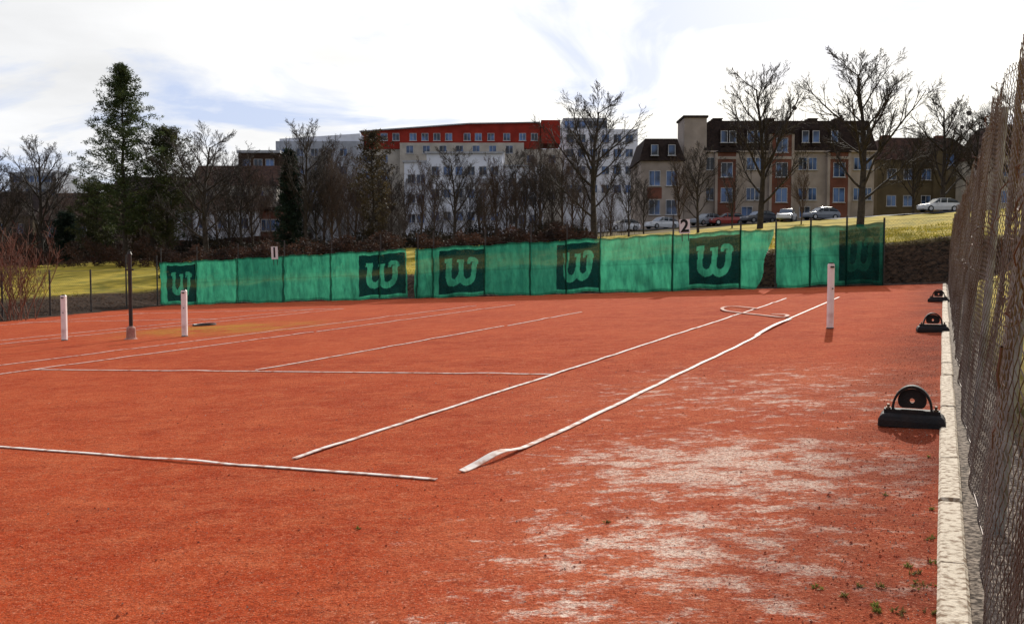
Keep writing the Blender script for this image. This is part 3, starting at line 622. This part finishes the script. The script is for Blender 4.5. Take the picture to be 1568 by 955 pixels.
class Bld:
    def __init__(s,name,px0,px1,t,yaw=0):
        s.px0=px0; s.t=t; x,y=at_t(px0,t); x1,y1=at_t(px1,t); s.zb=min(tz(x,y),tz(x1,y1))-1.0
        s.e=empty(name,(x,y,0)); s.e.rotation_euler=(0,0,yaw); s.k=t/FP; s.Wd=(px1-px0)*s.k; s.p={}
    def S(s,px): return (px-s.px0)*s.k
    def Z(s,py): return HC+(407-py)*s.k
    def part(s,n,mats): 
        if n not in s.p: s.p[n]=(MB(),mats)
        return s.p[n][0]
    def block(s,px0,px1,yt,w0,w1,m,n='walls',yb=None):
        s.part(n,[m]).box((s.S(px0),w0,s.zb if yb is None else s.Z(yb)),(s.S(px1),w1,s.Z(yt)))
    def win(s,px,py,ww,hh,w=0,mull=1):
        a=s.S(px)-ww/2; z=s.Z(py)-hh/2; f=.07; F=s.part('window_frames',[frameM]); G=s.part('window_glass',[glass])
        G.box((a+f,w-.03,z+f),(a+ww-f,w-.0,z+hh-f))
        F.box((a,w-.08,z),(a+f,w,z+hh)); F.box((a+ww-f,w-.08,z),(a+ww,w,z+hh)); F.box((a+f,w-.08,z),(a+ww-f,w,z+f)); F.box((a+f,w-.08,z+hh-f),(a+ww-f,w,z+hh))
        for k in range(mull): c_=a+ww*(k+1)/(mull+1); F.box((c_-.03,w-.07,z+f),(c_+.03,w-.032,z+hh-f))
        F.box((a-.1,w-.2,z-.08),(a+ww+.1,w,z-.003))
    def grid(s,pxs,pys,ww,hh,w=0,mull=1):
        for p in pxs:
            for q in pys: s.win(p,q,ww,hh,w,mull)
    def done(s):
        for n,(mb,ms) in s.p.items(): mb.obj(n,ms,s.e)
cream=wallm('cream_render',(.40,.335,.29)); brick=wallm('red_brick',(.20,.08,.055),.6); roofD=mat('dark_roof_tiles',(.04,.026,.022),(.02,.014,.013),scale=3,spec=.1)
white=wallm('white_render',(.76,.79,.88),.85); grey=wallm('grey_render',(.40,.42,.47)); redp=wallm('red_panels',(.30,.035,.024)); olive=wallm('olive_render',(.13,.10,.06)); browr=mat('brown_roof',(.08,.04,.027),(.04,.022,.018),scale=2,spec=.1); bei=wallm('beige_render',(.48,.44,.39)); dkbr=wallm('dark_brown_wood',(.06,.035,.025)); sheetm=mat('sheet_metal',(.4,.42,.45),(.3,.3,.33),rough=.5,metal=.3)
def mansard(B,px0,px1,ye,yt,depth,inset,m,w0=-.4,n='roof'):
    a,b=B.S(px0)-.3,B.S(px1)+.3; z0,z1=B.Z(ye),B.Z(yt); i=inset
    B.part(n,[m]).add([(a,w0,z0),(b,w0,z0),(b,depth,z0),(a,depth,z0),(a+i,w0+i*1.2,z1),(b-i,w0+i*1.2,z1),(b-i,depth-i,z1),(a+i,depth-i,z1)],[(0,3,2,1),(4,5,6,7),(0,1,5,4),(1,2,6,5),(2,3,7,6),(3,0,4,7)])
def gable(B,px0,px1,ye,yt,depth,m,n='roof'):
    a,b=B.S(px0)-.4,B.S(px1)+.4; z0,z1=B.Z(ye),B.Z(yt)
    B.part(n,[m]).add([(a,-.5,z0),(b,-.5,z0),(b,depth+.5,z0),(a,depth+.5,z0),(a,depth/2,z1),(b,depth/2,z1)],[(0,3,2,1),(0,1,5,4),(2,3,4,5),(0,4,3),(1,2,5)])
def mastdish(B,px,y0,y1,w,ball=.35):
    M_=B.part('antennas',[dark]); x=B.S(px); M_.tube([(x,w,B.Z(y0)),(x,w,B.Z(y1))],.04,5)
    z=B.Z(y1); M_.tube([(x,w,z),(x,w-.08,z+.02),(x,w-.25,z+.06)],[.05,ball*.7,ball],10)
B=Bld('apartment_house',1078,1335,132,0)
B.block(1078,1335,232,0,13,cream)
mansard(B,1078,1335,232,186,13.2,1.0,roofD)
B.block(1045,1079,183,-.3,5,cream,'stair_tower')
B.block(1043,1081,180,-.5,5.2,roofD,'tower_cap',183.2)
for a_,b_ in ((1094,1124),(1176,1208),(1264,1294)):
    B.block(a_,b_,236 if a_!=1176 else 208,-.7,-.01,brick,'brick_bays'); yt=236 if a_!=1176 else 208
    gable_=B.part('bay_gables',[roofD]); x0,x1=B.S(a_)-.3,B.S(b_)+.3; z0,z1=B.Z(yt),B.Z(yt-10)
    gable_.add([(x0,-1,z0),(x1,-1,z0),((x0+x1)/2,-1,z1),(x0,3,z0),(x1,3,z0),((x0+x1)/2,3,z1)],[(0,1,2),(0,2,5,3),(1,4,5,2),(0,3,4,1)])
    for y_ in ((225,262,300) if a_==1176 else (262,300)): B.win((a_+b_)/2,y_,1.7,2.1,-.7,1)
    B.part('bay_trim',[cream]).box((B.S(a_)-.1,-.8,B.Z(246)),(B.S(b_)+.1,-.7,B.Z(242)))
    B.part('bay_corners',[cream]).box((B.S(a_)-.25,-.75,B.zb),(B.S(a_)+.12,-.02,B.Z(yt+.4))); B.part('bay_corners',[cream]).box((B.S(b_)-.12,-.75,B.zb),(B.S(b_)+.25,-.02,B.Z(yt+.4)))
B.grid([1085,1147,1160,1226,1241,1310,1325],[252,298],1.25,1.8); B.grid([1142,1230],[325],1.6,1.6)
for p in (1105,1118,1145,1160,1228,1244,1272,1315): 
    B.block(p-6,p+6,200,-.45,3,roofD,'dormers',226); B.win(p,212,1.0,1.7,-.45,0)
B.part('cornice',[cream]).box((B.S(1078)-.35,-.35,B.Z(235)),(B.S(1335)+.35,-.001,B.Z(232.5)))
for p in (1108,1190,1258,1300): B.block(p-7,p+7,176,5,6.5,roofD,'chimneys',190); B.block(p-8,p+8,175,4.8,6.7,cream,'chimney_caps',176.2)
mastdish(B,1224,188,162,4,.4); mastdish(B,1305,188,172,6,.3); mastdish(B,1088,188,172,6,.25); B.done()
B=Bld('town_house',980,1044,128,0); B.block(980,1045,248,0,11,cream); mansard(B,980,1044,248,213,11,1.,roofD)
B.grid([1001,1027],[274,318],1.6,2.1,0,1)
for p in (1000,1026): B.block(p-6,p+6,222,-.4,3,roofD,'dormers',242); B.win(p,232,1.0,1.5,-.4,0)
B.part('brick_panels',[brick]).box((B.S(990),-.05,B.Z(305)),(B.S(1012),-.001,B.Z(288))); B.done()
B=Bld('olive_apartment_house',1340,1500,150,.05); B.block(1340,1500,246,0,12,olive); mansard(B,1340,1500,246,208,12.3,3.2,browr)
B.grid([1362,1388,1416,1450,1485],[268,308],1.6,1.8); B.block(1425,1470,232,-.6,-.01,olive,'bay'); B.win(1448,246,1.8,2,-.6)
for p in (1375,1462): B.block(p-6,p+6,202,5,6.3,brick,'chimneys',220)
mastdish(B,1505,210,168,5,.45); mastdish(B,1500,210,188,6,.4); B.done()
B=Bld('brick_apartment_house',1508,1700,140,.0); B.block(1508,1700,240,0,12,bei); mansard(B,1508,1700,240,188,12,3,browr); B.grid([1530,1560,1600,1640],[262,302],1.7,1.9); B.done()
B=Bld('red_apartment_block',555,860,185,.0)
B.block(555,860,230,0,16,bei); B.block(615,802,222,-1.5,-.21,bei,'balcony_tier')
def wedge(mb,x0,x1,w0,w1,z0a,z0b,za,zb_): mb.add([(x0,w0,z0a),(x1,w0,z0b),(x1,w1,z0b),(x0,w1,z0a),(x0,w0,za),(x1,w0,zb_),(x1,w1,zb_),(x0,w1,za)],[(0,3,2,1),(4,5,6,7),(0,1,5,4),(1,2,6,5),(2,3,7,6),(3,0,4,7)])
mb=B.part('red_storey',[redp]); zr=B.Z(229.8)
wedge(mb,B.S(555),B.S(720),-.2,15.9,zr,zr,B.Z(205),B.Z(193)); wedge(mb,B.S(720)+.02,B.S(827),-.2,15.9,zr,zr,B.Z(193),B.Z(191))
B.block(828,857,187,-.6,8,redp,'corner_tower',222)
mb=B.part('roof_edge',[sheetm]); wedge(mb,B.S(553),B.S(720),-.7,16.4,B.Z(204.8),B.Z(192.8),B.Z(203.2),B.Z(191.2)); wedge(mb,B.S(720)+.02,B.S(826.5),-.7,16.4,B.Z(192.8),B.Z(190.8),B.Z(191.2),B.Z(189.4))
B.grid([572,590,608,634,652,670,688,716,733,752,776,800,818],[212],1.4,1.5,-.2,1); B.grid([630,655,680,705,730,755,780],[232],1.5,1.6,-1.5,1); B.grid([565,590,812,845],[245,270,300],1.5,1.6,-.0,1); B.done()
B=Bld('grey_apartment_block',425,553,180,.0); B.block(425,553,218,0,14,grey); z_=B.Z(217.9); wedge(B.part('attic',[white]),B.S(430),B.S(553),.5,13,z_,z_,B.Z(214),B.Z(206)); B.grid([440,462,484,506,528],[235,262,290,318],1.5,1.6); B.done()
B=Bld('grey_office_block',858,975,200,.0); B.block(858,975,200,0,16,white); B.block(862,930,181,2,14,sheetm,'penthouse',200.1); B.grid([872,890,908,926,944,962],[214,236,262,290],1.7,1.8) 
B.grid([872,890,908,922],[191],2.2,1.7,2); B.done()
B=Bld('white_apartment_house',620,832,140,.0); B.block(620,655,250,0,12,white); B.block(655,770,238,-1,12,white,'centre_block'); B.block(770,832,256,.5,12,white,'right_wing')
for a_,b_,y_,w_ in ((620,655,250,0),(655,770,238,-1),(770,832,256,.5)): B.part('roof_slabs',[sheetm]).box((B.S(a_)-.25,w_-.3,B.Z(y_)+.002),(B.S(b_)+.24,12.2,B.Z(y_)+.28))
B.grid([631,645],[275,305,335],1.2,1.4,0,1); B.grid([668,686,704,722,740,758],[264,298,332],1.2,1.4,-1,1); B.grid([785,800,816],[280,308,336],1.2,1.4,.5,1)
for y_ in (272,306): B.part('balconies',[grey]).box((B.S(728),-2.0,B.Z(y_+12)),(B.S(764),-1.001,B.Z(y_+4)))
B.done()
B=Bld('white_house',268,398,118,.1); B.block(268,398,322,0,9,white); gable(B,268,398,322,296,9,browr); B.grid([288,312,340,372],[342],1.2,1.4); B.block(330,340,288,3,4,brick,'chimneys',310); B.done()
B=Bld('brown_roof_house',295,425,150,.0); B.block(295,425,285,0,10,bei); gable(B,295,425,285,250,10,browr); B.grid([318,345,372,400],[300,325],1.3,1.5); B.done()
B=Bld('dark_office_block',368,430,170,.0); B.block(368,430,236,0,12,dkbr); B.block(366,432,232,-.3,12.3,sheetm,'roof_slab',235.9); B.grid([380,398,416],[252,276,300],1.6,1.7); B.done()
B=Bld('brown_shop',400,432,100,.0); B.block(400,432,322,0,7,brick); B.block(398,434,318,-.4,7.3,dkbr,'roof_slab',321.9); B.grid([409,423],[345],1.1,1.3); B.done()
B=Bld('timber_house',60,150,110,-.1); B.block(60,150,338,0,9,dkbr); gable(B,60,150,338,292,9,browr); B.grid([85,110,132],[355],1.2,1.3); B.done()
B=Bld('timber_house',-60,50,120,.05); B.block(-60,50,330,0,9,olive); gable(B,-60,50,330,290,9,roofD); B.grid([-30,0,30],[350],1.2,1.3); B.done()
B=Bld('white_factory',20,90,190,0); B.block(20,90,265,0,15,grey); B.block(35,60,256,2,12,grey,'plant_room',265.1); B.grid([32,50,68,82],[275,295],2,1.5); B.done()
B=Bld('long_terrace_house',170,300,160,0); B.block(170,300,300,0,10,dkbr); gable(B,170,300,300,268,10,roofD); B.grid([185,210,235,260,285],[315,335],1.3,1.5); B.done()
mb=MB()
for i in range(60):
    px=-80+i*9.0; 
    x,y=at_v(px,74); x2,y2=at_v(px+9,74); z=tz(x,y); z2=tz(x2,y2)
    mb.add([(x,y,z-.5),(x2,y2,z2-.5),(x2,y2,z2+1.9),(x,y,z+1.9),(x,y+.3,z-.5),(x2,y2+.3,z2-.5),(x2,y2+.3,z2+1.9),(x,y+.3,z+1.9)],[(0,1,2,3),(3,2,6,7),(4,7,6,5)])
mb.obj('brick_wall',[wallm('wall_brick',(.12,.05,.035))])
# ---------------- cars
tyre=mat('tyre',(.02,.02,.02)); cg=mat('car_glass',(.03,.04,.05),(.02,.03,.04),rough=.1,spec=.8); hub=mat('hub',(.5,.5,.52),rough=.3,metal=.7); lampm=mat('lamp_lens',(.6,.6,.62),rough=.2); redl=mat('tail_lens',(.4,.02,.02),rough=.2)
def car(px,v,colr,yaw,rot=0):
    x,y=at_v(px,v); z=tz(x,y)+.05; e=empty('parked_car',(x,y,z)); e.rotation_euler=(0,0,yaw)
    pm=mat('car_paint',colr,[c_*.9 for c_ in colr],rough=.25,spec=.6)
    def loft(secs,n,m):
        mb=MB(); vs=[]
        for X_,z0,z1,h in secs:
            vs+=[(X_,-h*.94,z0),(X_,-h,z0+(z1-z0)*.5),(X_,-h*.93,z1-.02),(X_,-h*.8,z1),(X_,h*.8,z1),(X_,h*.93,z1-.02),(X_,h,z0+(z1-z0)*.5),(X_,h*.94,z0)]
        k=8; mb.add(vs,[(i*k+j,i*k+(j+1)%k,(i+1)*k+(j+1)%k,(i+1)*k+j) for i in range(len(secs)-1) for j in range(k)]+[tuple(range(k))[::-1],tuple((len(secs)-1)*k+j for j in range(k))]); return mb.obj(n,[m],e,False)
    loft([(-2.1,.35,.6,.7),(-2.0,.25,.78,.82),(-1.4,.22,.88,.86),(-.6,.2,.95,.87),(1.0,.2,.97,.87),(1.9,.25,.95,.84),(2.1,.35,.8,.76)],'body',pm)
    loft([(-.95,.92,.95,.78),(-.35,.93,1.38,.68),(.0,.93,1.43,.66),(1.1,.94,1.42,.66),(1.75,.93,1.2,.68),(1.98,.93,.97,.72)],'windows',cg)
    loft([(-.35,1.375,1.42,.64),(0,1.42,1.47,.62),(1.1,1.41,1.46,.62),(1.6,1.27,1.33,.62)],'roof',pm)
    mb=MB()
    for a_ in (-1.35,1.3):
        for s_ in (-1,1): mb.tube([(a_,s_*.68,.32),(a_,s_*.89,.32)],.32,14,0); mb.tube([(a_,s_*.88,.32),(a_,s_*.9,.32)],.19,10,1)
    mb.obj('wheels',[tyre,hub],e); mb=MB()
    for s_ in (-.6,.6): mb.box((-2.11,s_-.15,.6),(-1.98,s_+.15,.74),0); mb.box((2.0,s_-.12,.7),(2.12,s_+.12,.88),1)
    mb.obj('lamps',[lampm,redl],e)
    mb=MB()
    for s_ in (-1,1): mb.box((-.2,s_*.67-.02,.93),(-.12,s_*.70+.02,1.4)); mb.box((.55,s_*.67-.02,.93),(.63,s_*.70+.02,1.42)); mb.box((-.62,s_*.92-.06,.9),(-.48,s_*.92+.06,1.02))
    mb.obj('pillars_and_mirrors',[pm],e)
car(953,108,(.75,.75,.77),.35); car(1012,108,(.72,.73,.75),.5); car(1080,109,(.25,.27,.3),.6); car(1112,109,(.35,.05,.04),.1); car(1160,108,(.06,.06,.07),.4); car(1203,107,(.7,.7,.72),1.1); car(1434,109,(.72,.72,.72),.1); car(1255,109,(.2,.22,.26),.3)
print('objs',len(bpy.data.objects))
